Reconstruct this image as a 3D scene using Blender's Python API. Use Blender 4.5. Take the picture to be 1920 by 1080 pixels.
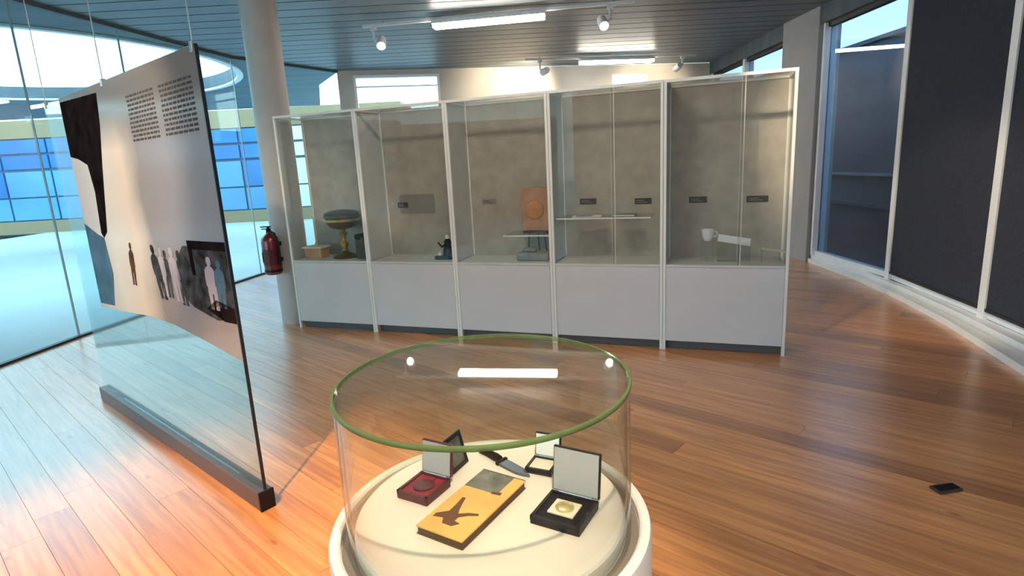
import bpy, bmesh, math, random
from math import sin, cos, pi, radians, hypot, atan2, sqrt
from mathutils import Vector, Matrix
from mathutils.geometry import tessellate_polygon

for o in list(bpy.data.objects):
    bpy.data.objects.remove(o, do_unlink=True)
SC = bpy.context.scene
COL = SC.collection
random.seed(7)

# ------------------------------------------------------------------ camera
cam_d = bpy.data.cameras.new('camera')
cam_d.sensor_width = 36.0
cam_d.lens = 1083.0 / 1920.0 * 36.0
cam_d.clip_start = 0.02
cam = bpy.data.objects.new('camera', cam_d)
COL.objects.link(cam)
PITCH, ROLL = radians(12.3), radians(-2.95)
_f = Vector((0, cos(PITCH), -sin(PITCH)))
_r0 = Vector((1, 0, 0)); _u0 = Vector((0, sin(PITCH), cos(PITCH)))
_r = _r0 * cos(ROLL) + _u0 * sin(ROLL)
_u = -_r0 * sin(ROLL) + _u0 * cos(ROLL)
m3 = Matrix((_r, _u, -_f)).transposed()
cam.matrix_world = Matrix.Translation((0, 0, 1.55)) @ m3.to_4x4()
SC.camera = cam

# ------------------------------------------------------------------ world, exposure
w = bpy.data.worlds.new('sky'); SC.world = w
w.use_nodes = True
nt = w.node_tree; nt.nodes.clear()
tc = nt.nodes.new('ShaderNodeTexCoord')
sep = nt.nodes.new('ShaderNodeSeparateXYZ')
rmp = nt.nodes.new('ShaderNodeValToRGB')
rmp.color_ramp.elements[0].position = 0.0
rmp.color_ramp.elements[0].color = (0.68, 0.95, 1.0, 1)
rmp.color_ramp.elements[1].position = 0.75
rmp.color_ramp.elements[1].color = (0.46, 0.76, 1.0, 1)
bg = nt.nodes.new('ShaderNodeBackground'); bg.inputs[1].default_value = 4.4
wo = nt.nodes.new('ShaderNodeOutputWorld')
nt.links.new(tc.outputs['Generated'], sep.inputs[0])
nt.links.new(sep.outputs['Z'], rmp.inputs[0])
nt.links.new(rmp.outputs[0], bg.inputs[0])
nt.links.new(bg.outputs[0], wo.inputs[0])
SC.view_settings.view_transform = 'Standard'
SC.view_settings.look = 'None'
SC.view_settings.exposure = 0.22
SC.view_settings.gamma = 1.0
SC.view_settings.use_curve_mapping = False
SC.cycles.transparent_max_bounces = 32
SC.cycles.max_bounces = 10
TUBE_L = 42.0          # radiance of the strip lights
SPOT_W = 1.0           # multiplier on the spot heads

# ------------------------------------------------------------------ materials
M = {}
def mat(name, col, rough=0.6, metal=0.0, spec=0.5, noise=None, bump=0.0, coat=0.0):
    """noise=(scale, amount) mottles the base colour a little."""
    m = bpy.data.materials.new(name); m.use_nodes = True
    nt = m.node_tree; p = nt.nodes['Principled BSDF']
    p.inputs['Base Color'].default_value = (*col, 1)
    p.inputs['Roughness'].default_value = rough
    p.inputs['Metallic'].default_value = metal
    p.inputs['Specular IOR Level'].default_value = spec
    p.inputs['Coat Weight'].default_value = coat
    sc, am = noise if noise else (6.0, 0.04)
    t = nt.nodes.new('ShaderNodeTexCoord')
    n = nt.nodes.new('ShaderNodeTexNoise'); n.inputs['Scale'].default_value = sc
    n.inputs['Detail'].default_value = 5
    r = nt.nodes.new('ShaderNodeValToRGB')
    r.color_ramp.elements[0].position = .3; r.color_ramp.elements[1].position = .7
    r.color_ramp.elements[0].color = (*[max(0, c * (1 - am)) for c in col], 1)
    r.color_ramp.elements[1].color = (*[min(1, c * (1 + am)) for c in col], 1)
    nt.links.new(t.outputs['Object'], n.inputs['Vector'])
    nt.links.new(n.outputs['Fac'], r.inputs[0])
    nt.links.new(r.outputs[0], p.inputs['Base Color'])
    if bump:
        b = nt.nodes.new('ShaderNodeBump'); b.inputs['Strength'].default_value = bump
        b.inputs['Distance'].default_value = .01
        nt.links.new(n.outputs['Fac'], b.inputs['Height'])
        nt.links.new(b.outputs[0], p.inputs['Normal'])
    M[name] = m
    return m

def glass(name, tint=(0.97, 0.99, 0.98), ior=1.45, rough=0.0, film=0.0, filmcol=(1, 1, 1)):
    """clear sheet: transparent through, mirror by Fresnel on both faces; film mixes in a thin diffuse layer."""
    m = bpy.data.materials.new(name); m.use_nodes = True
    nt = m.node_tree; nt.nodes.clear()
    out = nt.nodes.new('ShaderNodeOutputMaterial')
    tr = nt.nodes.new('ShaderNodeBsdfTransparent'); tr.inputs[0].default_value = (*tint, 1)
    gl = nt.nodes.new('ShaderNodeBsdfGlossy'); gl.inputs['Roughness'].default_value = rough
    geo = nt.nodes.new('ShaderNodeNewGeometry')
    mr = nt.nodes.new('ShaderNodeMapRange')
    mr.inputs['To Min'].default_value = ior; mr.inputs['To Max'].default_value = 1 / ior
    fr = nt.nodes.new('ShaderNodeFresnel')
    mx = nt.nodes.new('ShaderNodeMixShader')
    nt.links.new(geo.outputs['Backfacing'], mr.inputs['Value'])
    nt.links.new(mr.outputs[0], fr.inputs['IOR'])
    nt.links.new(fr.outputs[0], mx.inputs[0])
    nt.links.new(tr.outputs[0], mx.inputs[1])
    nt.links.new(gl.outputs[0], mx.inputs[2])
    last = mx
    if film:
        df = nt.nodes.new('ShaderNodeBsdfDiffuse'); df.inputs[0].default_value = (*filmcol, 1)
        m2 = nt.nodes.new('ShaderNodeMixShader'); m2.inputs[0].default_value = film
        nt.links.new(mx.outputs[0], m2.inputs[1]); nt.links.new(df.outputs[0], m2.inputs[2])
        last = m2
    nt.links.new(last.outputs[0], out.inputs[0])
    M[name] = m
    return m

def emit(name, col, strength):
    m = bpy.data.materials.new(name); m.use_nodes = True
    nt = m.node_tree; nt.nodes.clear()
    out = nt.nodes.new('ShaderNodeOutputMaterial')
    e = nt.nodes.new('ShaderNodeEmission'); e.inputs[0].default_value = (*col, 1)
    e.inputs[1].default_value = strength
    nt.links.new(e.outputs[0], out.inputs[0]); M[name] = m
    return m

PDIR = radians(138)           # the boards run this way (about -48 degrees off the view axis)
def wood_floor(name):
    m = bpy.data.materials.new(name); m.use_nodes = True
    nt = m.node_tree; p = nt.nodes['Principled BSDF']
    t = nt.nodes.new('ShaderNodeTexCoord')
    oi = nt.nodes.new('ShaderNodeObjectInfo')
    mp = nt.nodes.new('ShaderNodeMapping'); mp.inputs['Rotation'].default_value = (0, 0, -PDIR)
    sc = nt.nodes.new('ShaderNodeMapping'); sc.inputs['Scale'].default_value = (1.2, 22, 4)
    cmb = nt.nodes.new('ShaderNodeCombineXYZ')
    mul = nt.nodes.new('ShaderNodeMath'); mul.operation = 'MULTIPLY'; mul.inputs[1].default_value = 37
    nt.links.new(oi.outputs['Random'], mul.inputs[0])
    nt.links.new(mul.outputs[0], cmb.inputs[2])
    nt.links.new(t.outputs['Object'], mp.inputs[0])
    nt.links.new(mp.outputs[0], sc.inputs[0])
    nt.links.new(cmb.outputs[0], sc.inputs['Location'])
    n = nt.nodes.new('ShaderNodeTexNoise'); n.inputs['Scale'].default_value = 1.6
    n.inputs['Detail'].default_value = 6; n.inputs['Distortion'].default_value = .6
    nt.links.new(sc.outputs[0], n.inputs['Vector'])
    r = nt.nodes.new('ShaderNodeValToRGB')
    r.color_ramp.elements[0].position = .28; r.color_ramp.elements[0].color = (.50, .185, .060, 1)
    r.color_ramp.elements[1].position = .72; r.color_ramp.elements[1].color = (.84, .38, .140, 1)
    nt.links.new(n.outputs['Fac'], r.inputs[0])
    tone = nt.nodes.new('ShaderNodeValToRGB')
    tone.color_ramp.elements[0].color = (.66, .60, .55, 1)
    tone.color_ramp.elements[1].color = (1.1, 1.08, 1.05, 1)
    e = tone.color_ramp.elements.new(.35); e.color = (.95, .93, .90, 1)
    nt.links.new(oi.outputs['Random'], tone.inputs[0])
    mx = nt.nodes.new('ShaderNodeMix'); mx.data_type = 'RGBA'; mx.blend_type = 'MULTIPLY'
    mx.inputs[0].default_value = 1
    nt.links.new(r.outputs[0], mx.inputs[6]); nt.links.new(tone.outputs[0], mx.inputs[7])
    # knots
    v = nt.nodes.new('ShaderNodeTexVoronoi'); v.inputs['Scale'].default_value = 2.3
    vm = nt.nodes.new('ShaderNodeMapping'); vm.inputs['Scale'].default_value = (.9, 2.2, 1)
    nt.links.new(mp.outputs[0], vm.inputs[0]); nt.links.new(vm.outputs[0], v.inputs['Vector'])
    kr = nt.nodes.new('ShaderNodeValToRGB')
    kr.color_ramp.elements[0].position = .03; kr.color_ramp.elements[0].color = (.45, .38, .33, 1)
    kr.color_ramp.elements[1].position = .085; kr.color_ramp.elements[1].color = (1, 1, 1, 1)
    nt.links.new(v.outputs['Distance'], kr.inputs[0])
    m2 = nt.nodes.new('ShaderNodeMix'); m2.data_type = 'RGBA'; m2.blend_type = 'MULTIPLY'
    m2.inputs[0].default_value = .8
    nt.links.new(mx.outputs[2], m2.inputs[6]); nt.links.new(kr.outputs[0], m2.inputs[7])
    nt.links.new(m2.outputs[2], p.inputs['Base Color'])
    p.inputs['Roughness'].default_value = .34
    p.inputs['Specular IOR Level'].default_value = .6
    p.inputs['Coat Weight'].default_value = 1.0
    p.inputs['Coat Roughness'].default_value = .25
    b = nt.nodes.new('ShaderNodeBump'); b.inputs['Strength'].default_value = .12
    b.inputs['Distance'].default_value = .004
    nt.links.new(n.outputs['Fac'], b.inputs['Height']); nt.links.new(b.outputs[0], p.inputs['Normal'])
    M[name] = m
    return m

def streaks(name, c0, c1, scale, rough=.5, rotz=0.0, dim=1):
    m = bpy.data.materials.new(name); m.use_nodes = True
    nt = m.node_tree; p = nt.nodes['Principled BSDF']
    t = nt.nodes.new('ShaderNodeTexCoord')
    mp = nt.nodes.new('ShaderNodeMapping'); mp.inputs['Scale'].default_value = scale
    mp.inputs['Rotation'].default_value = (0, 0, rotz)
    n = nt.nodes.new('ShaderNodeTexNoise'); n.inputs['Scale'].default_value = 1; n.inputs['Detail'].default_value = 4
    r = nt.nodes.new('ShaderNodeValToRGB')
    r.color_ramp.elements[0].position = .33; r.color_ramp.elements[0].color = (*c0, 1)
    r.color_ramp.elements[1].position = .67; r.color_ramp.elements[1].color = (*c1, 1)
    nt.links.new(t.outputs['Object'], mp.inputs[0]); nt.links.new(mp.outputs[0], n.inputs['Vector'])
    nt.links.new(n.outputs['Fac'], r.inputs[0]); nt.links.new(r.outputs[0], p.inputs['Base Color'])
    p.inputs['Roughness'].default_value = rough
    M[name] = m
    return m

wood_floor('wood')
streaks('ceiling_metal', (.105, .155, .19), (.155, .205, .24), (.5, 7, 1), .42)
streaks('soffit', (.06, .095, .12), (.10, .14, .17), (.5, 5, 1), .6)
streaks('concrete', (.11, .125, .14), (.18, .19, .205), (.5, .5, 3), .8)
mat('slab', (.16, .09, .05), .8)
mat('plaster', (.62, .60, .56), .8, noise=(3, .05), bump=.03)
mat('white_wall', (.80, .79, .76), .75, noise=(2, .03))
mat('pier_grey', (.40, .40, .41), .7, noise=(4, .06))
mat('column_paint', (.50, .48, .47), .55, noise=(5, .05))
mat('white_paint', (.80, .80, .82), .45)
mat('cabinet_white', (.62, .60, .62), .42, noise=(3, .03))
mat('cabinet_frame', (.80, .79, .76), .4)
mat('cabinet_back', (.42, .39, .345), .85, noise=(9, .12), bump=.05)
mat('cabinet_side', (.60, .60, .57), .7, noise=(5, .06))
mat('kick', (.10, .10, .11), .5)
mat('frame_white', (.93, .94, .98), .35)
mat('blind', (.028, .034, .055), .85, noise=(40, .2))
mat('dark_metal', (.03, .035, .04), .4, .6)
mat('bar_metal', (.15, .115, .115), .42, .5)
mat('steel', (.55, .56, .58), .3, .9)
mat('pavement', (.42, .48, .48), .8, noise=(.8, .06))
mat('ext_red', (.20, .010, .018), .3, coat=.4)
mat('black', (.006, .006, .007), .42, spec=.25)
mat('black_soft', (.007, .006, .007), .7, spec=.15)
mat('label_white', (.80, .80, .78), .6)
mat('caption_dark', (.05, .048, .045), .6)
mat('caption_grey', (.26, .25, .24), .7)
mat('brass', (.62, .40, .07), .32, .85, noise=(14, .35))
mat('brass_dark', (.15, .088, .018), .4, .8, noise=(18, .4))
mat('dark_wood', (.055, .032, .02), .5, noise=(12, .3))
mat('amber', (.55, .27, .12), .5, noise=(10, .25))
mat('cream', (.74, .66, .52), .7)
mat('ivory', (.82, .81, .78), .6)
mat('terracotta', (.48, .27, .19), .8, noise=(7, .25))
mat('stone_grey', (.22, .225, .215), .7, noise=(12, .25))
mat('plinth_white', (.84, .77, .71), .45, noise=(3, .02))
mat('platform_white', (.85, .75, .66), .6, noise=(2.5, .03))
mat('groove', (.20, .17, .15), .8)
mat('velvet_red', (.25, .012, .035), .7, noise=(20, .3))
mat('dark_red', (.085, .006, .012), .45)
mat('satin', (.44, .44, .47), .45, noise=(6, .06))
mat('satin_white', (.88, .90, .93), .5)
mat('gold', (.62, .50, .24), .35, .6, noise=(25, .35))
mat('gilt', (.88, .43, .105), .45, noise=(9, .14))
mat('book_edge', (.085, .045, .02), .55)
mat('photo_grey', (.13, .13, .12), .5, noise=(22, .55))
mat('ink_brown', (.12, .045, .010), .6)
mat('blade', (.11, .15, .21), .28, .8)
mat('blue_pane', (.03, .165, .42), .2, noise=(.5, .25))  # reflected sky put into the base colour of the far glazing
mat('blue_pane_light', (.10, .30, .52), .25, noise=(.5, .2))
mat('white_pane', (.82, .88, .90), .4, noise=(.7, .08))
mat('building_frame', (.045, .09, .18), .5)
mat('building_beige', (.27, .20, .11), .7)
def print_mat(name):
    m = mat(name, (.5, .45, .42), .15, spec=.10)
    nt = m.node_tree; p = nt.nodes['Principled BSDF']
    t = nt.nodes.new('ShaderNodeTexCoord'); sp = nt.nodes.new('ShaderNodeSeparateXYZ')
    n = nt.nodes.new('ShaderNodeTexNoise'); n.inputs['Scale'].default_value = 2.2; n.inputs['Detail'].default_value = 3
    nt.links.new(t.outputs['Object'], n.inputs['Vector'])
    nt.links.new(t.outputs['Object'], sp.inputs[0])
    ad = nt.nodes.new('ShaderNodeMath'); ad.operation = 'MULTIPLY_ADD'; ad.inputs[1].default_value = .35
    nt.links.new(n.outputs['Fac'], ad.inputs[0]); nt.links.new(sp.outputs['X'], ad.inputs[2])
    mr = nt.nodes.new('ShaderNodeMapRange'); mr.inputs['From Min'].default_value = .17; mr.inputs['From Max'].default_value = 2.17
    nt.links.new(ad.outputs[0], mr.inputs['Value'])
    r = nt.nodes.new('ShaderNodeValToRGB'); cr = r.color_ramp  # peach end carries the brighter lit half, painted into the print colour
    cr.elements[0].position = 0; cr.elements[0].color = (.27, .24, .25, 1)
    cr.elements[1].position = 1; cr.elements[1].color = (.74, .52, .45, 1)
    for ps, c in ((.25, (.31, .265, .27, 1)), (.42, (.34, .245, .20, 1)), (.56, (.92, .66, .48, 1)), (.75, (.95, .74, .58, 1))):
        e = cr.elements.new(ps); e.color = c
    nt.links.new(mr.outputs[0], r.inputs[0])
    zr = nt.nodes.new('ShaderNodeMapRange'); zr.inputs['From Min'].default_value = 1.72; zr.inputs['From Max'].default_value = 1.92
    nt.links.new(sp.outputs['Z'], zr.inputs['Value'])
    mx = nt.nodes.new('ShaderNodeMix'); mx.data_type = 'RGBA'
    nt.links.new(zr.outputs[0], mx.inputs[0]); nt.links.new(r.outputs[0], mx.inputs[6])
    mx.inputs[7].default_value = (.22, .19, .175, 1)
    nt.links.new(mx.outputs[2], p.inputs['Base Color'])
print_mat('print_rose_lit')
mat('print_ink', (.10, .09, .085), .6, spec=0.0)
mat('print_hair', (.016, .011, .012), .6, spec=0.0, noise=(10, .5))
mat('print_brown', (.13, .065, .045), .6, spec=0.0, noise=(10, .4))
mat('print_bw', (.06, .062, .07), .6, spec=0.0, noise=(12, .75))
mat('print_lilac', (.47, .42, .47), .6, spec=0.0, noise=(6, .15))
mat('print_slate', (.10, .19, .27), .6, spec=0.0, noise=(5, .3))
glass('clear_glass')
glass('facade_glass', (.90, .97, .97))
glass('tinted_glass', (.46, .53, .62))
mat('asphalt', (.05, .05, .06), .9)
mat('fin_glass', (.30, .40, .42), .3)
glass('panel_glass', (.86, .96, .96))
glass('case_glass', (.955, .96, .945), ior=1.25, film=.010, filmcol=(.6, .6, .58))
glass('vitrine_glass', (.975, .99, .965))
glass('green_edge', (.30, .46, .26), rough=.05, film=.35, filmcol=(.28, .36, .15))
emit('tube_glow', (1.0, .92, .78), TUBE_L)
emit('lamp_glow', (1.0, .88, .70), 6.0)

# ------------------------------------------------------------------ mesh helpers
class MB:
    def __init__(s, mtx=None):
        s.v = []; s.f = []; s.m = mtx or Matrix.Identity(4)
    def add(s, vs, fs):
        b = len(s.v)
        s.v += [tuple(s.m @ Vector(p)) for p in vs]
        s.f += [tuple(b + i for i in f) for f in fs]
        return s
    def box(s, x0, x1, y0, y1, z0, z1, bev=0.0):
        if bev > 0:
            bm = bmesh.new()
            bmesh.ops.create_cube(bm, size=1)
            for v in bm.verts:
                v.co = Vector(((x0 + x1) / 2 + v.co.x * (x1 - x0), (y0 + y1) / 2 + v.co.y * (y1 - y0), (z0 + z1) / 2 + v.co.z * (z1 - z0)))
            bmesh.ops.bevel(bm, geom=bm.edges[:], offset=bev, segments=2, affect='EDGES', profile=.5)
            bm.verts.index_update()
            s.add([v.co for v in bm.verts], [[v.index for v in f.verts] for f in bm.faces])
            bm.free(); return s
        return s.add([(x0, y0, z0), (x1, y0, z0), (x1, y1, z0), (x0, y1, z0), (x0, y0, z1), (x1, y0, z1), (x1, y1, z1), (x0, y1, z1)],
                     [(3, 2, 1, 0), (4, 5, 6, 7), (0, 1, 5, 4), (1, 2, 6, 5), (2, 3, 7, 6), (3, 0, 4, 7)])
    def bar(s, a, b, wd, z0, z1):
        """upright-sided box along the plan line a->b"""
        a = Vector(a[:2]); b = Vector(b[:2]); d = (b - a).normalized(); n = Vector((-d.y, d.x)) * wd / 2
        q = [a + n, a - n, b - n, b + n]
        return s.prism([(p.x, p.y) for p in q], z0, z1)
    def prism(s, poly, z0, z1):
        a = sum(poly[i][0] * poly[(i + 1) % len(poly)][1] - poly[(i + 1) % len(poly)][0] * poly[i][1] for i in range(len(poly)))
        if a < 0: poly = poly[::-1]
        n = len(poly)
        vs = [(x, y, z0) for x, y in poly] + [(x, y, z1) for x, y in poly]
        fs = [tuple(range(n))[::-1], tuple(range(n, 2 * n))] + [(i, (i + 1) % n, n + (i + 1) % n, n + i) for i in range(n)]
        return s.add(vs, fs)
    def lathe(s, prof, seg=32, c=(0, 0), closed=False):
        n = len(prof); vs = []; fs = []
        for k in range(seg):
            t = 2 * pi * k / seg
            vs += [(c[0] + r * cos(t), c[1] + r * sin(t), z) for r, z in prof]
        for k in range(seg):
            a = k * n; b = ((k + 1) % seg) * n
            for i in range(n if closed else n - 1):
                j = (i + 1) % n
                fs.append((a + i, b + i, b + j, a + j))
        if not closed:
            if prof[0][0] > 1e-6: fs.append(tuple(k * n for k in range(seg))[::-1])
            if prof[-1][0] > 1e-6: fs.append(tuple(k * n + n - 1 for k in range(seg)))
        return s.add(vs, fs)
    def tube(s, pts, r, seg=8):
        pts = [Vector(p) for p in pts]; vs = []; fs = []
        n = len(pts); up = None
        for i, p in enumerate(pts):
            d = (pts[min(i + 1, n - 1)] - pts[max(i - 1, 0)]).normalized()
            if up is None: up = Vector((0, 0, 1)) if abs(d.z) < .9 else Vector((1, 0, 0))
            a = d.cross(up).normalized(); b = a.cross(d).normalized(); up = b
            rr = r[i] if isinstance(r, (list, tuple)) else r
            vs += [p + (a * cos(2 * pi * k / seg) + b * sin(2 * pi * k / seg)) * rr for k in range(seg)]
        for i in range(n - 1):
            for k in range(seg):
                fs.append((i * seg + k, i * seg + (k + 1) % seg, (i + 1) * seg + (k + 1) % seg, (i + 1) * seg + k))
        fs.append(tuple(range(seg))[::-1]); fs.append(tuple(range((n - 1) * seg, n * seg)))
        return s.add(vs, fs)
    def build(s, name, material, parent=None, smooth=False, world=False):
        me = bpy.data.meshes.new(name)
        me.from_pydata(s.v, [], s.f)
        bm = bmesh.new(); bm.from_mesh(me)
        bmesh.ops.remove_doubles(bm, verts=bm.verts, dist=1e-6)
        bmesh.ops.recalc_face_normals(bm, faces=bm.faces)
        bm.to_mesh(me); bm.free()
        me.materials.append(M[material])
        if smooth:
            me.polygons.foreach_set('use_smooth', [True] * len(me.polygons))
            me.set_sharp_from_angle(angle=radians(40))
        o = bpy.data.objects.new(name, me); COL.objects.link(o)
        if parent:
            o.parent = parent
            if world:
                o.matrix_parent_inverse = Matrix.LocRotScale(parent.location, parent.rotation_euler, None).inverted()
        return o

def tag(o, label=None, cat=None, group=None, kind=None):
    if label: o['label'] = label
    if cat: o['category'] = cat
    if group: o['group'] = group
    if kind: o['kind'] = kind
    return o
def thing(name, label, cat, loc=(0, 0, 0), rz=0.0, group=None):
    o = bpy.data.objects.new(name, None); COL.objects.link(o)
    o.empty_display_size = .1
    o.location = loc; o.rotation_euler = (0, 0, rz)
    return tag(o, label, cat, group)
def structure(o):
    o['kind'] = 'structure'; return o

def clip(poly, a, b):
    """keep the part of poly left of a->b"""
    out = []
    def side(p): return (b[0] - a[0]) * (p[1] - a[1]) - (b[1] - a[1]) * (p[0] - a[0])
    for i in range(len(poly)):
        p, q = poly[i], poly[(i + 1) % len(poly)]
        sp, sq = side(p), side(q)
        if sp >= 0: out.append(p)
        if (sp > 0 and sq < 0) or (sp < 0 and sq > 0):
            t = sp / (sp - sq); out.append((p[0] + t * (q[0] - p[0]), p[1] + t * (q[1] - p[1])))
    return out
def clip_to(poly, room):
    for i in range(len(room)):
        if len(poly) < 3: return []
        poly = clip(poly, room[i], room[(i + 1) % len(room)])
    return poly
def area(poly):
    return abs(sum(poly[i][0] * poly[(i + 1) % len(poly)][1] - poly[(i + 1) % len(poly)][0] * poly[i][1] for i in range(len(poly)))) / 2

# ================================================================== THE ROOM
CEIL = 3.30
LEFT = [(-4.95, -3.5), (-4.92, 0.2), (-4.78, 3.0), (-4.51, 5.80), (-4.12, 8.29), (-3.97, 9.07), (-2.90, 10.83)]
RIGHT = [(2.35, -3.5), (3.10, 0.2), (3.55, 2.6), (3.92, 4.55), (4.17, 6.14), (4.19, 7.80), (4.19, 8.85), (4.26, 12.15)]
ROOM = [LEFT[0]] + RIGHT + LEFT[:0:-1]            # counter-clockwise outline
# floor with its boards
fl = structure(MB().prism(ROOM, -.20, -.016).build('floor', 'slab'))
boards = ROOM
du = Vector((cos(PDIR), sin(PDIR))); dv = Vector((-du.y, du.x))
PW, PL = .146, 3.2
polys = []
rows = range(int(-9 / PW), int(9 / PW))
ctr = Vector((0, 4.5))
for r_ in rows:
    off = random.random() * PL
    for k in range(-4, 5):
        u0, u1 = off + k * PL, off + (k + 1) * PL - .0016
        v0, v1 = r_ * PW, (r_ + 1) * PW - .0016
        poly = [ctr + du * a + dv * b for a, b in ((u0, v0), (u1, v0), (u1, v1), (u0, v1))]
        poly = clip_to([(p.x, p.y) for p in poly], boards)
        if len(poly) < 3 or area(poly) < .004: continue
        poly = clip(poly, (-20, .25), (20, .25))
        if len(poly) < 3 or area(poly) < .004: continue
        c_ = (sum(p[0] for p in poly) / len(poly), sum(p[1] for p in poly) / len(poly))
        polys.append((hypot(*c_), poly))
polys.sort(key=lambda q: q[0])
for d_, poly in polys[:295]:
    MB().prism(poly, -.016, 0).build('floor_board', 'wood', fl)
far = MB()
for d_, poly in polys[295:]: far.prism(poly, -.016, 0)
if far.v:
    o = far.build('far_floor_boards', 'wood', fl); o['kind'] = 'stuff'
print('BOARDS', len(polys), polys[min(294, len(polys) - 1)][0])
# boards behind the viewer, out of the picture, as one piece
rest = clip(ROOM, (20, .25), (-20, .25))
o = MB().prism(rest, -.016, -.004).build('floor_boards_behind', 'wood', fl); o['kind'] = 'stuff'

# ceiling slab, running on outside as a canopy with one big round opening
OC, OR = (-7.8, 9.4), 3.45
outer = [(-13.5, -3.7), (2.6, -3.7), (3.3, .2), (3.75, 2.6), (4.15, 4.5), (4.4, 6.1), (4.45, 12.3), (-2.9, 11.0), (-3.76, 12.6), (-4.9, 16.3), (-13.5, 16.0)]
hole = [(OC[0] + OR * cos(2 * pi * k / 64), OC[1] + OR * sin(2 * pi * k / 64)) for k in range(64)]
def slab_with_hole(outer, hole, z0, z1):
    mb = MB(); pts = outer + hole; n = len(pts)
    tris = tessellate_polygon([[Vector((x, y, 0)) for x, y in outer], [Vector((x, y, 0)) for x, y in hole]])
    vs = [(x, y, z0) for x, y in pts] + [(x, y, z1) for x, y in pts]
    fs = [tuple(t) for t in tris] + [tuple(i + n for i in t)[::-1] for t in tris]
    for st, ln in ((0, len(outer)), (len(outer), len(hole))):
        for i in range(ln):
            a, b = st + i, st + (i + 1) % ln
            fs.append((a, b, b + n, a + n))
    return mb.add(vs, fs)
ce = structure(slab_with_hole(outer, hole, CEIL, CEIL + .22).build('ceiling', 'soffit'))
rim = MB().lathe([(OR, CEIL - .03), (OR + .10, CEIL - .03), (OR + .10, CEIL - .001), (OR, CEIL - .001)], 64, OC, closed=True).build('opening_ring', 'white_pane', ce, True)
# linear metal ceiling panels indoors
y = -3.4
while y < 12.2:
    poly = [(-6, y), (6, y), (6, y + .275), (-6, y + .275)]
    poly = clip_to(poly, ROOM)
    if len(poly) >= 3 and area(poly) > .05:
        MB().prism(poly, CEIL - .022, CEIL - .001).build('ceiling_panel', 'ceiling_metal', ce)
    y += .30

# left: frameless glass facade on a dark floor channel
wl = MB()
for a, b in zip(LEFT[:-1], LEFT[1:]): wl.bar(a, b, .055, -.016, .022)
wl = structure(wl.build('wall_left', 'dark_metal'))
def inset(a, b, g):
    a = Vector(a); b = Vector(b); d = (b - a).normalized(); return a + d * g, b - d * g
for a, b in zip(LEFT[:-1], LEFT[1:]):
    L = (Vector(b) - Vector(a)).length; n = max(1, round(L / 1.45))
    for i in range(n):
        p = Vector(a).lerp(Vector(b), i / n); q = Vector(a).lerp(Vector(b), (i + 1) / n)
        p2, q2 = inset(p, q, .006)
        MB().bar(p2, q2, .016, .022, CEIL - .06).build('glass_pane', 'facade_glass', wl)
        MB().bar(p + (q - p).normalized() * -.004, p + (q - p).normalized() * .004, .022, .022, CEIL - .06).build('glass_fin', 'fin_glass', wl)
hd = MB()
for a, b in zip(LEFT[:-1], LEFT[1:]): hd.bar(a, b, .05, CEIL - .06, CEIL - .0225)
hd.build('head_channel', 'soffit', wl)

# back wall with a wide high window and a narrow slot window
BA, BB = Vector((-2.90, 10.83)), Vector((4.26, 12.155))
bl = (BB - BA).length; bang = atan2(BB.y - BA.y, BB.x - BA.x)
wb = thing('wall_back', None, None, (BA.x, BA.y, 0), bang); structure(wb)
def wall_cells(name, length, height, t, holes, material, parent):
    xs = sorted({0, length} | {h[0] for h in holes} | {h[1] for h in holes})
    zs = sorted({0, height} | {h[2] for h in holes} | {h[3] for h in holes})
    mb = MB()
    for i in range(len(xs) - 1):
        for j in range(len(zs) - 1):
            cx, cz = (xs[i] + xs[i + 1]) / 2, (zs[j] + zs[j + 1]) / 2
            if any(h[0] < cx < h[1] and h[2] < cz < h[3] for h in holes): continue
            mb.box(xs[i], xs[i + 1], 0, t, zs[j], zs[j + 1])
    return mb.build(name, material, parent)
HW = (.27, 1.80, 2.20, 3.19); HS = (5.12, 5.85, 2.86, 3.10)
wall_cells('wall_surface', bl, CEIL - .023, .16, [HW, HS], 'plaster', wb)
for k, h in enumerate((HW, HS)):
    wn = structure(thing('window_%d' % (k + 1), None, None, (BA.x, BA.y, 0), bang))
    x0, x1, z0, z1 = h; f = .045
    MB().box(x0, x1, -.02, .10, z1 - f, z1).box(x0, x1, -.02, .10, z0, z0 + f).box(x0, x0 + f, -.02, .10, z0 + f, z1 - f).box(x1 - f, x1, -.02, .10, z0 + f, z1 - f).build('window_frame', 'frame_white', wn)
    MB().box(x0 + f, x1 - f, .03, .042, z0 + f, z1 - f).build('pane', 'clear_glass', wn)
    if k == 0:
        MB().box(x0 + f, x1 - f, -.005, .075, 2.985, 3.005).build('glazing_bar', 'frame_white', wn)

# rear wall behind the viewer
structure(MB().box(-4.95, 2.4, -3.62, -3.5, -.02, CEIL).build('wall_rear', 'white_wall'))

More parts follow.
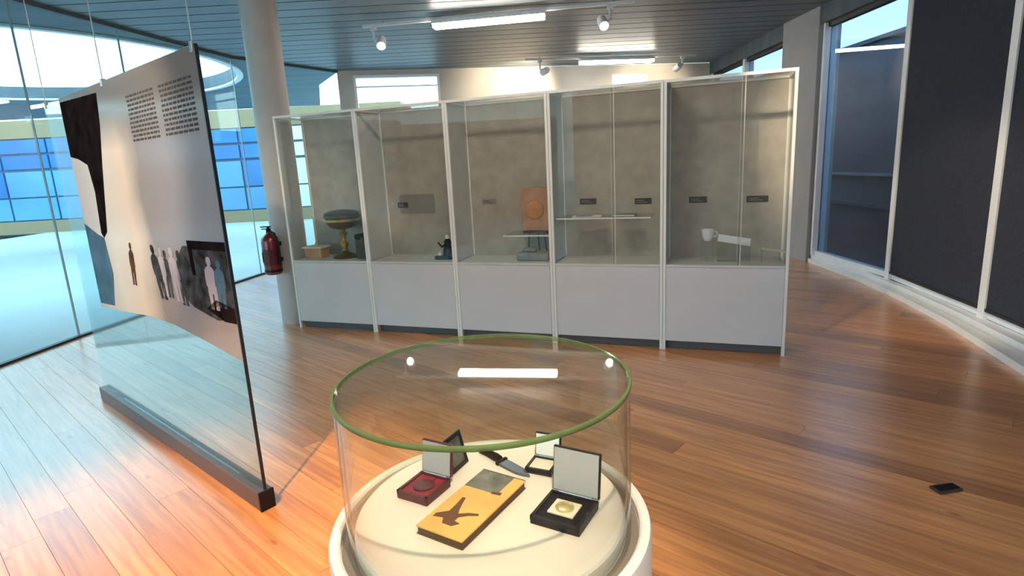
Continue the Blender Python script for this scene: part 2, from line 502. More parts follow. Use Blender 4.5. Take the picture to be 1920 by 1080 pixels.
# right: curved window front, white mullions on a low two-step sill, dark bulkhead above
HEAD = 3.06
wr = MB()
for a, b in zip(RIGHT[:-1], RIGHT[1:]): wr.bar(a, b, .20, HEAD, CEIL - .0225)
wr = structure(wr.build('wall_right', 'soffit'))
bays = [((4.17, 6.14), (4.19, 7.80), 'glass'), ((3.92, 4.55), (4.17, 6.14), 'blind'), ((3.55, 2.6), (3.92, 4.55), 'blind'),
        ((3.10, .2), (3.55, 2.6), 'glass'), ((2.35, -3.5), (3.10, .2), 'glass'), ((4.20, 8.85), (4.225, 10.4), 'glass'), ((4.225, 10.4), (4.26, 12.1), 'glass')]
for k, (a, b, kd) in enumerate(bays):
    wn = structure(thing('window_%d' % (k + 3), None, None, (a[0], a[1], 0)))
    p, q = inset(a, b, .046)
    MB().bar(p, q, .018, .16, HEAD - .05).build('pane', 'tinted_glass', wn, world=True)
    d = (Vector(b) - Vector(a)).normalized()
    for e in (Vector(a), Vector(b)):
        s_ = 1 if e == Vector(a) else -1
        MB().bar(e, e + d * .045 * s_, .16, .10, HEAD - .001).build('mullion', 'frame_white', wn, world=True)
    MB().bar(p, q, .09, HEAD - .05, HEAD - .001).build('head_rail', 'dark_metal', wn, world=True)
    MB().bar(p, q, .09, .10, .16).build('bottom_rail', 'frame_white', wn, world=True)
    if kd == 'blind':
        nrm = Vector((-d.y, d.x)); off = nrm * .065
        bl_ = thing('roller_blind', 'lowered dark navy roller blind beside the uncovered window pane' if k == 1 else 'lowered dark roller blind in the bay past the first blind', 'blind', (p.x, p.y, 0))
        MB().bar(p + off, q + off, .004, .19, HEAD - .10).build('fabric', 'blind', bl_, world=True)
        MB().bar(p + off, q + off, .022, .165, .19).build('hem_bar', 'dark_metal', bl_, world=True)
        MB().bar(p + off, q + off, .05, HEAD - .10, HEAD - .052).build('cassette', 'dark_metal', bl_, world=True)
# pier between the bays
pr_ = structure(MB().box(4.07, 4.36, 7.84, 8.82, -.016, CEIL - .023).build('pier_right', 'pier_grey'))
# sill
SI = [(2.05, -3.4), (2.62, .2), (3.02, 2.2), (3.36, 3.6), (3.68, 4.69), (3.88, 5.62), (4.01, 6.58), (4.085, 7.80)]
SO = [(2.28, -3.4), (3.04, .2), (3.42, 2.2), (3.69, 3.6), (3.89, 4.69), (4.04, 5.62), (4.13, 6.58), (4.15, 7.80)]
def ribbon(name, fa, fb, z0, z1, material, parent=None):
    A = [tuple(Vector(p).lerp(Vector(q), fa)) for p, q in zip(SI, SO)]
    B = [tuple(Vector(p).lerp(Vector(q), fb)) for p, q in zip(SI, SO)]
    mb = MB()
    for i in range(len(A) - 1):
        mb.prism([A[i], A[i + 1], B[i + 1], B[i]], z0, z1)
    return mb.build(name, material, parent)
tr1 = structure(ribbon('trim_1', 0, .42, 0, .055, 'frame_white'))
ribbon('sill_groove', .42, .56, 0, .03, 'kick', tr1)
ribbon('upper_step', .56, 1, 0, .10, 'frame_white', tr1)
# low upstand continuing past the pier
structure(MB().bar((4.17, 8.86), (4.23, 12.1), .12, -.01, .10).build('trim_2', 'frame_white'))

# round column between the facade and the first cabinet
cl = structure(MB().lathe([(.172, -.016), (.172, CEIL - .0225)], 48, (-2.31, 6.05)).build('column', 'column_paint', smooth=True))

# ------------------------------------------------------------------ outdoors
og = structure(MB().prism([(-40, -30), (40, -30), (40, 45), (-40, 45)], -.45, -.205).build('ground', 'pavement'))
structure(MB().prism([(-16, -12)] + [(p[0] - .035, p[1]) for p in LEFT] + [(-2.9, 30), (-16, 30)], -.204, -.03).build('terrace', 'pavement'))
bd = thing('neighbouring_building', 'glazed building with blue and white panes across the terrace', 'building', (-11, 20.2, -.03))
MB().box(-22, -3.4, 20.2, 22.5, -.03, .38).build('plinth', 'building_beige', bd, world=True)
MB().box(-22, -3.4, 20.2, 22.5, 3.14, 3.72).build('fascia', 'building_beige', bd, world=True)
MB().box(-22, -3.4, 20.28, 22.5, .38, 3.14).build('core', 'building_frame', bd, world=True)
xg = -21.9
while xg < -3.6:
    wd = 1.62 if xg < -8.2 else .78
    for z0, z1, mt in ((.42, 1.15, 'blue_pane_light'), (1.20, 2.05, 'blue_pane'), (2.14, 2.58, 'blue_pane'), (2.66, 3.10, 'blue_pane')):
        if xg > -8.2: mt = 'white_pane'
        elif z0 == 1.20: mt = 'blue_pane_light' if int(xg * 7) % 2 else 'blue_pane'
        MB().box(xg, xg + wd - .07, 20.225, 20.275, z0, z1).build('pane', mt, bd, world=True)
    xg += wd
bw = thing('boundary_wall', 'dark grey concrete wall outside the tinted windows', 'wall', (5.75, 8, -.205))
MB().box(5.65, 5.9, -6, 24, -.205, 3.04).build('wall_body', 'concrete', bw, world=True)
MB().box(5.6, 5.95, -6, 24, 3.041, 3.10).build('coping', 'concrete', bw, world=True)
MB().box(5.60, 5.65, -6, 24, 1.06, 1.10).build('ledge', 'pier_grey', bw, world=True)
MB().box(5.60, 5.65, -6, 24, .58, .64).build('ledge', 'concrete', bw, world=True)
structure(MB().prism([(p[0] + .12, p[1]) for p in RIGHT] + [(5.65, 24), (5.65, -6)], -.204, -.06).build('light_well_floor', 'asphalt'))
lb = thing('added_terrace_building', 'long grey building added out of view to dim reflections, with one white pane', 'building', (-24, 6, -.205))  # unseen block added to dim what the printed panel reflects
MB().box(-26, -24, -14, 19.9, -.205, 4.2).build('wall_body', 'pier_grey', lb, world=True)
wv = MB().box(-24, -23.94, 9.9, 12.1, 2.15, 3.15).build('window', 'white_pane', lb, world=True)  # white pane read off the panel's reflection and placed to produce it
MB().box(-23.94, -23.92, 10.0, 12.0, 2.62, 2.68).build('glazing_bar', 'frame_white', wv)
# ================================================================== DISPLAY CABINETS
P = [(-2.19 + k * .8465, 4.912 - .3683 * (-2.19 + k * .8465)) for k in range(6)]
H, BZ, KZ, DEP, PO = 2.085, .70, .075, .42, .022
clabel = ['white display cabinet standing beside the round column', 'white display cabinet next to the one by the column',
          'middle white display cabinet of the row of five', 'white display cabinet with split glass front and a glass shelf',
          'white display cabinet at the window end of the row']
CABS = []
for i in range(5):
    A, B = Vector(P[i]), Vector(P[i + 1]); W = (B - A).length; ang = atan2(B.y - A.y, B.x - A.x)
    c = thing('display_cabinet', clabel[i], 'cabinet', (A.x, A.y, 0), ang, 'row of white display cabinets')
    CABS.append((c, W)); g = .0012
    for (x, yy) in ((g, 0), (W - PO - g, 0), (g, DEP - PO), (W - PO - g, DEP - PO)):
        MB().box(x, x + PO, yy, yy + PO, 0, H - PO, .003).build('post', 'cabinet_frame', c)
    tf = MB()
    tf.box(g, W - g, 0, PO, H - PO, H).box(g, W - g, DEP - PO, DEP, H - PO, H)
    tf.box(g, g + PO, PO, DEP - PO, H - PO, H).box(W - PO - g, W - g, PO, DEP - PO, H - PO, H)
    tf.build('top_frame', 'cabinet_frame', c)
    MB().box(g + PO, W - PO - g, PO, DEP - PO, H - .014, H - .006).build('top_glass', 'case_glass', c)
    MB().box(g + PO, W - PO - g, .012, DEP - .004, KZ, BZ - .018).build('base_body', 'cabinet_white', c)
    MB().box(g + PO + .002, W - PO - g - .002, .002, .0115, KZ + .003, BZ - .021, .002).build('front_panel', 'cabinet_white', c)
    MB().box(g + PO, W - PO - g, .001, DEP - .004, BZ - .018, BZ).build('deck', 'cabinet_side', c)
    MB().box(g + PO, W - PO - g, .06, .075, .002, KZ).build('kick_plate', 'kick', c)
    MB().box(g + PO, W - PO - g, DEP - .012, DEP - .004, BZ, H - PO).build('back_panel', 'cabinet_back', c)
    for s_, x in (('l', g + .004), ('r', W - g - .012)):
        gl_ = (i == 0 and s_ == 'l') or (i == 4 and s_ == 'r')
        MB().box(x, x + .008, PO, DEP - PO, BZ, H - PO).build('side_glass' if gl_ else 'side_panel', 'case_glass' if gl_ else 'cabinet_side', c)
    if i < 3:
        MB().box(g + PO, W - PO - g, .007, .012, BZ, H - PO).build('glass_door', 'case_glass', c)
    else:
        mid = W * .57 if i == 3 else W * .61
        MB().box(g + PO, mid + .01, .012, .017, BZ, H - PO).build('glass_door', 'case_glass', c)
        MB().box(mid - .008, W - PO - g, .004, .009, BZ, H - PO).build('glass_door', 'case_glass', c)
        MB().box(mid - .010, mid - .0085, .0035, .0095, BZ, H - PO).box(mid + .0105, mid + .0165, .0115, .0175, BZ, H - PO).build('door_edge', 'cabinet_frame', c)
    if i in (2, 3):
        zs = 1.07 if i == 3 else .93
        x0, x1 = (.03, W - .10) if i == 3 else (.45, W - .03)
        MB().box(x0, x1, .06, DEP - .014, zs - .008, zs).build('glass_shelf', 'case_glass', c)
        MB().box(x0, x1, .054, .0595, zs - .009, zs + .001).build('shelf_edge', 'satin_white', c)

def in_cab(i, x, y, z, name, label, cat, rz=0.0, group=None):
    c, W = CABS[i]; A = Vector(P[i]); B = Vector(P[i + 1]); e = (B - A).normalized(); n = Vector((-e.y, e.x))
    p = A + e * x + n * y
    return thing(name, label, cat, (p.x, p.y, z), atan2(e.y, e.x) + rz, group)

# captions on the back panels
caps = [(1, .135, .245, 1.19, 'dark caption plate fixed beside the grey text board', 'caption_dark'),
        (2, .13, .27, 1.20, 'grey caption plate on the back of the middle cabinet', 'caption_grey'),
        (3, .155, .30, 1.18, 'dark caption plate above the glass shelf, nearer the middle cabinet', 'caption_dark'),
        (3, .63, .77, 1.17, 'dark caption plate above the glass shelf, nearer the window end', 'caption_dark'),
        (4, .17, .31, 1.17, 'dark caption plate over the white cup in the end cabinet', 'caption_dark'),
        (4, .61, .77, 1.165, 'dark caption plate over the folded card in the end cabinet', 'caption_dark')]
for i, x0, x1, z, lab, mt in caps:
    t = in_cab(i, (x0 + x1) / 2, DEP - (.0165 if i == 1 else .0125), z - .025, 'caption_plate', lab, 'label', group='caption plates in the cabinets')
    hw = (x1 - x0) / 2
    MB().box(-hw, hw, -.004, 0, 0, .05).build('plate', mt, t)
    MB().box(-hw * .8, hw * .1, -.005, -.004, .028, .034).box(-hw * .8, hw * .5, -.005, -.004, .014, .019).build('lettering', 'caption_grey' if mt == 'caption_dark' else 'caption_dark', t)
t = in_cab(1, .345, DEP - .0125, 1.105, 'text_board', 'grey text board on the back panel of a display cabinet', 'board')
MB().box(-.19, .19, -.003, 0, 0, .185).build('board', 'caption_grey', t)

# first cabinet: basin on a stand, dark casket, small amber box
t = in_cab(0, .50, .215, BZ, 'brass_basin', 'dark brass basin on a stem in the cabinet beside the column', 'basin')
MB().lathe([(.0, .0), (.12, .0), (.125, .012), (.10, .03), (.05, .045), (.028, .07)], 28).build('foot', 'brass_dark', t, True)
MB().lathe([(.028, .07), (.024, .10), (.042, .13), (.042, .145), (.02, .17), (.022, .215), (.045, .24), (.02, .262), (.03, .285)], 28).build('stem', 'brass', t, True)
MB().lathe([(.0, .283), (.05, .285), (.12, .305), (.155, .345), (.165, .40), (.176, .408), (.176, .42), (.158, .42), (.148, .35), (.115, .318), (0, .30)], 36).build('bowl', 'brass_dark', t, True)
MB().lathe([(.1665, .362), (.178, .368), (.178, .386), (.168, .392)], 36, closed=True).build('band', 'brass', t, True)
MB().lathe([(.150, .40), (.158, .421), (.17, .445), (.13, .462), (.05, .475), (0, .477)], 36).build('lid', 'dark_wood', t, True)
t = in_cab(0, .775, .22, BZ, 'dark_casket', 'dark wooden casket between the brass basin and the cabinet side', 'box')
MB().box(-.085, .085, -.10, .10, 0, .19, .006).build('body', 'dark_wood', t)
MB().box(-.09, .09, -.105, .105, .191, .24, .016).build('lid', 'black_soft', t)
MB().box(-.012, .012, -.111, -.1055, .16, .21).build('clasp', 'brass_dark', t)
t = in_cab(0, .17, .20, BZ, 'amber_box', 'small amber box with a pale lid beside the brass basin', 'box')
MB().box(-.10, .10, -.07, .07, 0, .10, .005).build('body', 'amber', t)
MB().box(-.115, .115, -.085, .085, .1005, .118, .004).build('lid', 'cream', t)
MB().lathe([(0, .1185), (.022, .119), (.014, .135), (.018, .145), (0, .155)], 14).build('knob', 'cream', t, True)
# second cabinet: black figurine
t = in_cab(1, .74, .17, BZ, 'figurine', 'small black figurine with a pale face in a display cabinet', 'figurine')
MB().box(-.10, .075, -.05, .05, 0, .035, .006).build('base', 'black', t)
MB().lathe([(.0, .035), (.052, .036), (.045, .09), (.028, .13), (.036, .16), (.018, .19)], 20, (.02, 0)).build('robe', 'black_soft', t, True)
MB().lathe([(.0, .186), (.018, .19), (.022, .207), (.014, .225), (0, .23)], 16, (.02, 0)).build('head', 'ivory', t, True)
MB().tube([(.03, -.02, .15), (-.02, -.04, .12), (-.055, -.045, .16)], [.013, .011, .009], 8).build('arm', 'black_soft', t, True)
MB().lathe([(.0, .0355), (.022, .036), (.018, .06), (0, .066)], 14, (-.062, -.01)).build('bowl', 'ivory', t, True)
# third cabinet: terracotta relief and a grey stone
t = in_cab(2, .675, .30, BZ, 'relief_tile', 'terracotta relief tile on an easel in the middle cabinet', 'tile')
bk = MB().box(-.125, .125, -.012, .012, .24, .62, .006).build('tile', 'terracotta', t)
MB().lathe([(0, .0), (.07, .0), (.07, .008), (0, .02)], 20).m
rl = MB(Matrix.Translation((0, -.012, .43)) @ Matrix.Rotation(pi / 2, 4, 'X'))
rl.lathe([(.085, .0), (.08, .010), (.05, .013), (.02, .018), (0, .018)], 24).build('relief', 'amber', t, True)
MB().tube([(-.09, .02, .0), (-.05, .016, .45)], .007).tube([(.09, .02, .0), (.05, .016, .45)], .007).tube([(0, .09, .0), (0, .018, .50)], .007).box(-.11, .11, -.03, .016, .222, .238).build('easel', 'dark_wood', t)
t = in_cab(2, .70, .17, BZ, 'stone_slab', 'low grey stone slab under the glass shelf in the middle cabinet', 'stone')
s_ = MB(); s_.box(-.15, .15, -.09, .07, 0, .075, .02); s_.build('slab', 'stone_grey', t, True)
MB().box(-.10, .02, -.06, .03, .0755, .11, .015).build('fragment', 'stone_grey', t, True)
# fourth cabinet: papers on the glass shelf
t = in_cab(3, .26, .20, 1.0705, 'paper_sheet', 'pale paper sheet lying on the glass shelf', 'paper', .12)
MB().box(-.12, .12, -.08, .08, 0, .003).build('sheet', 'ivory', t)
MB().box(-.09, .05, -.055, .05, .0031, .0036).build('writing', 'caption_grey', t)
t = in_cab(3, .58, .20, 1.0705, 'booklet', 'thin grey booklet lying on the glass shelf', 'book', -.08)
MB().box(-.09, .09, -.07, .07, .0, .003).box(-.09, .09, -.07, .07, .0125, .0155).box(-.09, -.087, -.07, .07, .003, .0125).build('cover', 'caption_grey', t)
MB().box(-.0865, .086, -.066, .066, .0031, .0124).build('pages', 'ivory', t)
# fifth cabinet: cup on a block, folded card, slanted strip
t = in_cab(4, .325, .21, BZ, 'white_cup', 'white cup on a tall clear block in the end cabinet', 'cup')
MB().box(-.05, .05, -.05, .05, 0, .16, .003).build('block', 'case_glass', t)
MB().lathe([(0, .1605), (.026, .161), (.03, .168), (.042, .20), (.048, .25), (.044, .25), (.038, .205), (.026, .175), (0, .172)], 24).build('bowl', 'satin_white', t, True)
MB().tube([(.045, 0, .235), (.07, 0, .23), (.072, 0, .205), (.055, 0, .19), (.042, 0, .195)], .005, 8).build('handle', 'satin_white', t, True)
t = in_cab(4, .52, .20, BZ, 'folded_card', 'white folded card on a clear stand in the end cabinet', 'card')
MB().box(-.12, .12, -.05, .05, 0, .15, .003).build('stand', 'case_glass', t)
cm = MB(Matrix.Translation((0, -.02, .152)) @ Matrix.Rotation(radians(9), 4, 'Y') @ Matrix.Rotation(radians(35), 4, 'X'))
cm.box(-.12, .12, -.03, .05, .012, .016).build('front_leaf', 'satin_white', t)
cm = MB(Matrix.Translation((0, .03, .152)) @ Matrix.Rotation(radians(9), 4, 'Y'))
cm.box(-.12, .12, -.03, .05, .022, .026).build('rear_leaf', 'ivory', t)
t = in_cab(4, .79, .16, BZ, 'document_strip', 'slanted cream document strip beside the folded card', 'card', -.10)
MB(Matrix.Rotation(radians(9), 4, 'Y')).box(-.085, .085, -.04, .04, .095, .101).build('strip', 'cream', t)
MB().box(-.07, -.062, -.03, .03, 0, .105).box(.055, .063, -.03, .03, 0, .085).build('support', 'case_glass', t)

# ================================================================== ROUND VITRINE
VX, VY = -.091, 1.443
v = thing('round_vitrine', 'round white plinth with a glass drum cover, holding medals', 'display case', (VX, VY, 0))
MB().lathe([(0, 0), (.40, 0), (.40, .05), (.437, .055), (.437, .585), (.433, .597), (.425, .60), (.412, .60), (.406, .594), (.406, .572), (0, .572)], 96).build('plinth', 'plinth_white', v, True)
MB().lathe([(.404, .573), (.404, .5765), (.372, .5765), (.372, .573)], 96, closed=True).build('groove', 'groove', v, True)
MB().lathe([(0, .573), (.368, .573), (.368, .612), (.362, .618), (.0, .618)], 96).build('platform', 'platform_white', v, True)
MB().lathe([(.384, .577), (.384, .988), (.375, .988), (.375, .577)], 96, closed=True).build('glass_drum', 'vitrine_glass', v, True)
MB().lathe([(0, .9885), (.379, .9885), (.379, 1.0), (0, 1.0)], 96).build('glass_lid', 'vitrine_glass', v, True)
MB().lathe([(.3795, .9885), (.386, .9885), (.3875, .991), (.3875, .998), (.386, 1.0), (.3795, 1.0)], 96, closed=True).build('lid_edge', 'green_edge', v, True)
PZ = .6185

def medal_case(name, label, c, rz, w_, d_, h_, lidh, body, inner, lidmat, lean=8, medal=None):
    t = thing(name, label, 'medal case', (c[0], c[1], PZ), rz, 'open cases in the round vitrine')
    mb = MB(); e = .008
    mb.box(-w_ / 2, w_ / 2, -d_ / 2, d_ / 2, 0, h_ * .55, .002)
    mb.box(-w_ / 2, w_ / 2, -d_ / 2, -d_ / 2 + e, h_ * .5, h_).box(-w_ / 2, w_ / 2, d_ / 2 - e, d_ / 2, h_ * .5, h_)
    mb.box(-w_ / 2, -w_ / 2 + e, -d_ / 2, d_ / 2, h_ * .5, h_).box(w_ / 2 - e, w_ / 2, -d_ / 2, d_ / 2, h_ * .5, h_)
    mb.build('tray', body, t)
    MB().box(-w_ / 2 + e, w_ / 2 - e, -d_ / 2 + e, d_ / 2 - e, h_ * .55, h_ * .8).build('lining', inner, t)
    lm = MB(Matrix.Translation((0, d_ / 2 + .001, h_)) @ Matrix.Rotation(radians(-lean), 4, 'X'))
    ld = lm.box(-w_ / 2, w_ / 2, .003, .013, 0, lidh, .002).build('lid', body, t)
    MB(lm.m).box(-w_ / 2 + .004, w_ / 2 - .004, 0, .003, .004, lidh - .004).build('lid_lining', lidmat, ld)
    MB().tube([(-w_ * .35, d_ / 2 + .002, h_), (w_ * .35, d_ / 2 + .002, h_)], .003, 8).build('hinge', 'steel', t)
    return t
c1 = medal_case('medal_case', 'open black case with a square gold medal and grey lid', (.110, 1.378), radians(-30), .140, .135, .024, .128, 'black', 'black_soft', 'satin')
t = thing('gold_medal', 'square gold medal lying in the open black case', 'medal', (.110, 1.378, PZ + .0195), radians(-30))
MB().box(-.037, .037, -.033, .033, 0, .006, .002).build('plaque', 'cream', t)
MB().lathe([(0, .006), (.025, .006), (.0255, .009), (.021, .009), (.018, .0075), (.010, .0095), (0, .0095)], 28).build('disc', 'gold', t, True)
c2 = medal_case('medal_case', 'open dark red velvet case with a grey lining in its raised lid', (-.287, 1.530), radians(-30), .108, .115, .026, .10, 'dark_red', 'velvet_red', 'satin')
c3 = medal_case('medal_case', 'small open dark case with cream lining and bright white lid', (.066, 1.628), radians(-25), .085, .08, .018, .075, 'black', 'cream', 'satin_white')
# medal in the red case
t = thing('red_medal', 'dark oval medal lying in the red velvet case', 'medal', (-.287, 1.530, PZ + .0213), radians(-30))
MB().lathe([(0, 0), (.030, 0), (.032, .003), (.026, .006), (.018, .0045), (0, .005)], 28).build('disc', 'dark_red', t, True)
MB().box(-.012, .012, .028, .045, 0, .004).build('ribbon', 'velvet_red', t)
# gilt book
t = thing('gilt_book', 'gilt covered book with a grey photograph and a brown bird', 'book', (-.135, 1.428, PZ), radians(-32.1))
W2, L2 = .074, .156
MB().box(-W2, W2, -L2, L2, 0, .004, .0015).build('back_cover', 'book_edge', t)
MB().box(-W2 + .003, W2 - .003, -L2 + .003, L2 - .003, .004, .021).build('pages', 'book_edge', t)
cv = MB().box(-W2, W2, -L2, L2, .021, .026, .0015).build('front_cover', 'gilt', t)
MB().box(-W2 + .002, W2 * .52, L2 * .36, L2 - .003, .026, .0264).build('photograph', 'photo_grey', cv)
MB().box(-W2 * .98, W2 * .98, L2 - .0029, L2 - .0002, .026, .0266).build('black_border', 'black', cv)
bird = [(-.060, -.105), (-.030, -.098), (-.018, -.118), (.012, -.118), (.026, -.100), (.006, -.096), (.006, -.080), (.026, -.062), (.050, -.050), (.046, -.042),
        (.020, -.050), (-.004, -.066), (-.012, -.050), (-.022, -.022), (-.030, .004), (-.040, .002), (-.036, -.030), (-.034, -.066), (-.060, -.090)]
def flat(mb, pts, z0, z1, mp=lambda x, y, z: (x, y, z)):
    tris = tessellate_polygon([[Vector((x, y, 0)) for x, y in pts]]); n = len(pts)
    vs = [mp(x, y, z0) for x, y in pts] + [mp(x, y, z1) for x, y in pts]
    fs = [tuple(q) for q in tris] + [tuple(i + n for i in q)[::-1] for q in tris] + [(i, (i + 1) % n, (i + 1) % n + n, i + n) for i in range(n)]
    return mb.add(vs, fs)
flat(MB(), bird, .026, .0265).build('bird', 'ink_brown', cv)
flat(MB(), [(.018, .062), (.048, .070), (.050, .056), (.022, .052)], .0264, .0268).build('bird_mark', 'ink_brown', cv)
# dagger
t = thing('dagger', 'dark dagger with a steel blue blade behind the gilt book', 'dagger', (-.060, 1.672, PZ), atan2(1.568 - 1.772, .034 + .147))
flat(MB(), [(0, -.018), (.085, -.016), (.128, 0), (.085, .016), (0, .018)], .004, .010).build('blade', 'blade', t)
MB().box(-.008, .004, -.022, .022, .0, .014, .003).build('guard', 'black', t)
MB(Matrix.Translation((-.008, 0, .0125)) @ Matrix.Rotation(-pi / 2, 4, 'Y')).lathe([(.010, 0), (.0125, .02), (.0105, .06), (.0125, .095), (.006, .105), (0, .106)], 16).build('handle', 'black_soft', t, True)
# small frame on a strut
t = thing('photo_frame', 'small black standing photo frame beside the red case', 'frame', (-.188, 1.655, PZ), radians(62))
fr = MB(Matrix.Rotation(radians(-14), 4, 'X'))
fr.box(-.045, .045, 0, .007, .002, .014).box(-.045, .045, 0, .007, .098, .11).box(-.045, -.034, 0, .007, .014, .098).box(.034, .045, 0, .007, .014, .098).build('frame', 'black', t)
MB(fr.m).box(-.034, .034, .003, .006, .014, .098).build('photograph', 'photo_grey', t)
MB().tube([(0, .055, .003), (0, .024, .075)], .004, 8).build('strut', 'black', t)

# ================================================================== PRINTED GLASS PANEL
Q0 = Vector((-1.215, 2.476)); Q1 = Vector((-3.03, 4.031))
pe = (Q1 - Q0).normalized(); plen = (Q1 - Q0).length
pn = thing('printed_glass_panel', 'tall glass panel with rose print, hung on wires over a dark bar', 'panel', (Q0.x, Q0.y, 0), atan2(pe.y, pe.x))
# local x runs along the panel away from the viewer, the printed face is -y or +y towards the viewer
cam_side = 1 if (Matrix.Rotation(-atan2(pe.y, pe.x), 2) @ (Vector((0, 0)) - Q0)).y > 0 else -1
PTOP, PBOT = 2.075, .098
MB().box(0, plen, -.036, .036, .0, .097, .006).build('base_bar', 'bar_metal', pn)
MB().box(-.014, -.0005, -.037, .037, 0, .098, .003).build('end_cap', 'black', pn)
MB().box(0, plen, -.005, .005, PBOT, PTOP).build('glass_sheet', 'panel_glass', pn)
MB().box(-.007, -.0005, -.007, .007, PBOT + .003, PTOP).build('edge_strip', 'dark_metal', pn)
for sx in (.02, 1.17, plen - .03):
    MB().tube([(sx, 0, PTOP), (sx, 0, CEIL - .022)], .003, 6).build('wire', 'steel', pn)
    MB().box(sx - .012, sx + .012, -.012, .012, PTOP - .03, PTOP + .012, .002).build('clamp', 'steel', pn)
S = cam_side
def face(pts, d0, d1, name, mt, parent):
    mb = MB()
    flat(mb, pts, d0, d1, lambda x, z, d: (x, S * d, z))
    return mb.build(name, mt, parent)
pf = face([(.002, .735), (.30, .765), (.75, .80), (1.1, .80), (1.6, .765), (2.02, .745), (2.02, PTOP - .002), (.002, PTOP - .002)], .0052, .0058, 'print', 'print_rose_lit', pn)
face([(.0025, 1.26), (.0025, .925), (.20, .90), (.45, .935), (.58, .99), (.60, 1.06), (.56, 1.17), (.47, 1.235), (.30, 1.245)], .006, .0064, 'picture', 'print_bw', pf)
face([(.0025, 1.275), (.0025, 1.235), (.36, 1.225), (.36, 1.10), (.40, 1.10), (.41, 1.265)], .0066, .0069, 'picture_border', 'print_hair', pf)
def person(sx, z0, h, w_, lean, mt):
    half = [(.0, 1.0), (.16, .985), (.22, .93), (.20, .87), (.10, .835), (.30, .80), (.46, .74), (.50, .58), (.46, .44), (.38, .42), (.40, .30), (.34, .12), (.38, .0), (.08, .0), (.05, .30)]
    pts = [(x, y) for x, y in half] + [(-x * (.9 if y > .5 else 1.05), y) for x, y in half[:0:-1]]
    face([(sx + x * w_ + lean * (1 - y), z0 + y * h) for x, y in pts], .0066, .0069, 'picture_figure', mt, pf)
person(1.215, .965, .25, .085, .04, 'print_brown')
person(.885, .93, .29, .12, -.06, 'print_bw')
person(.775, .95, .26, .10, .02, 'print_lilac')
person(.72, .95, .25, .09, .0, 'print_bw')
person(.635, .94, .28, .12, -.03, 'print_lilac')
person(.545, .93, .28, .10, .0, 'print_bw')
face([(1.29, 2.03), (1.33, 1.86), (1.42, 1.66), (1.50, 1.46), (1.58, 1.26), (1.66, 1.22), (1.70, 1.25), (1.66, 1.5), (1.70, 1.66), (1.86, 1.70), (2.015, 1.72), (2.015, 2.05)], .006, .0064, 'picture_hair', 'print_hair', pf)
face([(1.66, 1.22), (1.78, 1.24), (2.015, 1.30), (2.015, .77), (1.72, .785), (1.62, 1.0)], .0066, .0069, 'picture_slate', 'print_slate', pf)  # slate blue patch low at the far end of the print
face([(.0025, .98), (.0025, .91), (.12, .905), (.30, .945), (.18, 1.0)], .0066, .0069, 'picture_band', 'print_hair', pf)  # dark band along the bottom of the printed picture
person(.20, .95, .25, .12, .0, 'print_lilac')
person(.10, .97, .22, .11, .02, 'print_slate')
tx = MB()
random.seed(11)
for k in range(11):                     # illegible paragraph lines
    z = 1.955 - k * .021
    for a0, a1 in ((.07, .43), (.50, .86)):
        x = a0
        while x < a1 - .01:
            ln = random.uniform(.018, .055); e_ = min(a1, x + ln)
            flat(tx, [(x, z), (e_, z), (e_, z + .011), (x, z + .011)], .006, .0063, lambda x_, z_, d: (x_, S * d, z_)); x = e_ + .009
tag(tx.build('text_lines', 'print_ink', pf), kind='stuff')

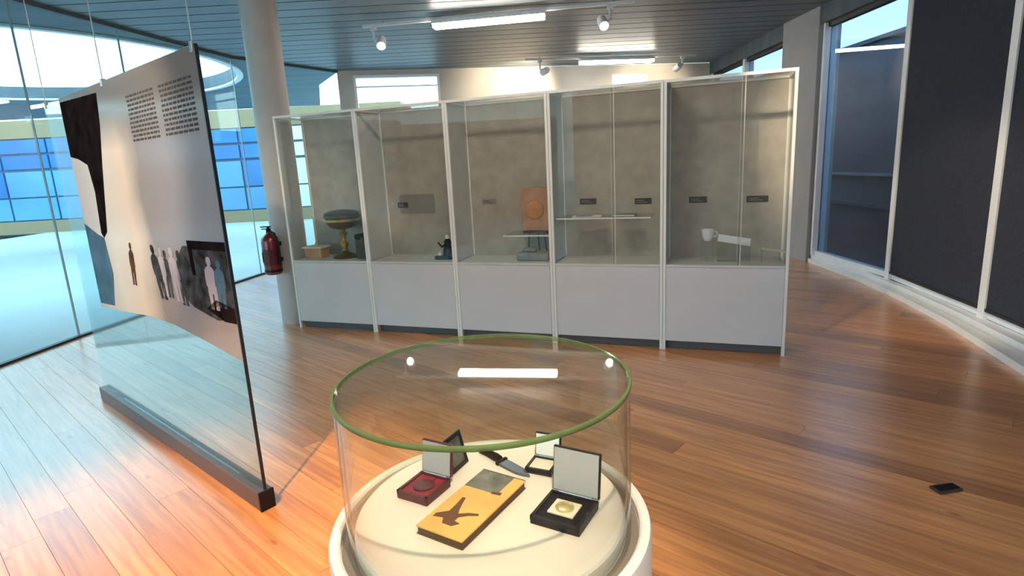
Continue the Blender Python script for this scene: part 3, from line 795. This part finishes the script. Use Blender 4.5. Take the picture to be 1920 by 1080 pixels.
# ================================================================== CEILING TRACKS
def spot(name, loc, aim, watts, col, size, blend, parent):
    l = bpy.data.lights.new(name, 'SPOT'); l.energy = watts; l.color = col
    l.spot_size = radians(size); l.spot_blend = blend; l.shadow_soft_size = .035
    o = bpy.data.objects.new(name, l); COL.objects.link(o)
    d = Vector(aim) - Vector(loc)
    o.rotation_euler = d.to_track_quat('-Z', 'Y').to_euler(); o.location = Vector(loc) - parent.location
    o.parent = parent
    return o
def track(label, A, B, tube0, tube1, heads):
    A = Vector((*A, 3.2)); B = Vector((*B, 3.2)); d = (B - A).normalized(); L = (B - A).length
    t = thing('track_light', label, 'light', (A.x, A.y, 3.2), 0, 'white ceiling light tracks')
    n = Vector((-d.y, d.x, 0))
    MB().bar(A, B, .04, 3.205, 3.235).build('rail', 'white_paint', t, world=True)
    for f_ in (.08, .5, .92):
        p = A.lerp(B, f_)
        MB().tube([(p.x, p.y, 3.2355), (p.x, p.y, CEIL - .022)], .006, 8).build('hanger', 'steel', t, world=True)
    a, b = A + d * tube0, A + d * tube1
    MB().bar(a, b, .16, 3.165, 3.204).build('strip_housing', 'white_paint', t, world=True)
    MB().bar(a + d * .01, b - d * .01, .14, 3.125, 3.1645).build('diffuser', 'tube_glow', t, world=True)
    for s0, aim, wt, size, side in heads:
        p = A + d * s0
        aim = Vector(aim)
        MB().bar(p - d * .035, p + d * .035, .045, 3.165, 3.2045).build('adapter', 'white_paint', t, world=True)
        MB().tube([(p.x, p.y, 3.1645), (p.x, p.y, 3.06)], .016, 10).build('stalk', 'white_paint', t, world=True)
        hp = Vector((p.x, p.y, 3.03)) + d * side * .085
        ax = (aim - hp).normalized()
        q = ax.to_track_quat('Z', 'Y').to_matrix().to_4x4()
        hd_ = MB(Matrix.Translation(hp) @ q).lathe([(0, -.09), (.045, -.085), (.055, -.05), (.058, .085), (.052, .09), (.048, .07), (0, .07)], 20).build('lamp_head', 'white_paint', t, True, world=True)
        MB().tube([(p.x, p.y, 3.055), tuple(hp)], .012, 8).build('arm', 'white_paint', t, world=True)
        MB(Matrix.Translation(hp) @ q).lathe([(0, .072), (.046, .0725), (0, .075)], 20).build('lens', 'lamp_glow', t, True, world=True)
        if wt:
            spot('spot', hp + ax * .11, aim, wt * SPOT_W, (1.0, .62, .32) if wt == 700 else (1.0, .80, .55), size, .6, t)
track('white light track above the cabinets nearer the glass vitrine', (-1.625, 7.443), (1.521, 6.913), .87, 2.19,
      [(.13, (-1.2, 5.3, 1.2), 40, 60, 1), (2.92, (1.4, 4.6, 1.2), 40, 60, -1)])
track('white light track close to the back wall', (.42, 10.33), (3.44, 10.75), .94, 2.26,
      [(.25, (.3, 11.3, 2.9), 130, 95, 1), (2.80, (2.9, 11.9, 2.7), 60, 95, -1)])
track('added white light track overhead, out of view, between cabinets and vitrine', (-1.9, 3.55), (1.3, 3.10), .9, 2.22,
      [(2.9, (4.1, 5.35, .2), 200, 38, -1)])  # unseen row added as fill; its head brightens sill and mullions
track('added white light track overhead, out of view, behind the vitrine', (-1.9, .35), (1.3, -.05), .9, 2.22,  # unseen row added to brighten the room
      [(.45, (-1.45, 1.95, 0), 700, 46, 1), (.12, (-2.3, 3.4, 1.45), 280, 40, -1), (2.2, (-.09, 1.44, .6), 260, 34, -1)])  # floor spot inferred from the orange patch; print head added as fill
track('added white light track overhead, out of view, near the rear wall', (-2.2, -2.4), (1.0, -2.6), .9, 2.22, [])  # extra row out of view, added for general fill

# ================================================================== SMALL THINGS
# fire extinguisher on the column
ex, ey = -2.405, 5.795
t = thing('fire_extinguisher', 'dark red fire extinguisher hung on the round column', 'extinguisher', (ex, ey, .56))
MB().lathe([(0, .0), (.07, .0), (.083, .012), (.085, .03), (.085, .33), (.078, .37), (.05, .40), (.028, .412), (.028, .425)], 32).build('cylinder', 'ext_red', t, True)
MB().lathe([(.024, .4255), (.024, .455), (.014, .46), (.014, .475)], 16).build('valve', 'black', t, True)
MB().box(-.075, .03, -.012, .012, .4755, .487, .003).box(-.07, .025, -.012, .012, .455, .464, .003).build('handle', 'black', t)
MB().tube([(.02, -.03, .44), (.075, -.06, .42), (.098, -.055, .34), (.100, -.05, .2), (.096, -.05, .09)], .011, 8).build('hose', 'black', t, True)
MB().lathe([(.0855, .10), (.0865, .10), (.0865, .26), (.0855, .26)], 32, closed=True).build('label_band', 'dark_red', t, True)
MB().lathe([(.0855, .028), (.0868, .028), (.0868, .055), (.0855, .055)], 32, closed=True).build('base_ring', 'black', t, True)
g = MB(Matrix.Rotation(radians(70), 4, 'Z')); g.box(.083, .10, -.05, .05, .12, .16).box(.083, .10, -.05, .05, .28, .32); g.build('bracket', 'black', t)
MB(Matrix.Rotation(radians(200), 4, 'Z')).box(.0868, .089, -.035, .035, .13, .23).build('paper_tag', 'label_white', t)
# floor box at the right
t = thing('floor_box', 'small dark metal floor box set on the wooden boards', 'floor box', (1.92, 2.345, 0), radians(8))
MB().box(-.06, .06, -.03, .03, 0, .012, .004).build('body', 'dark_wood', t)
MB().box(-.05, .05, -.02, .02, .0121, .016, .0015).build('lid', 'black', t)
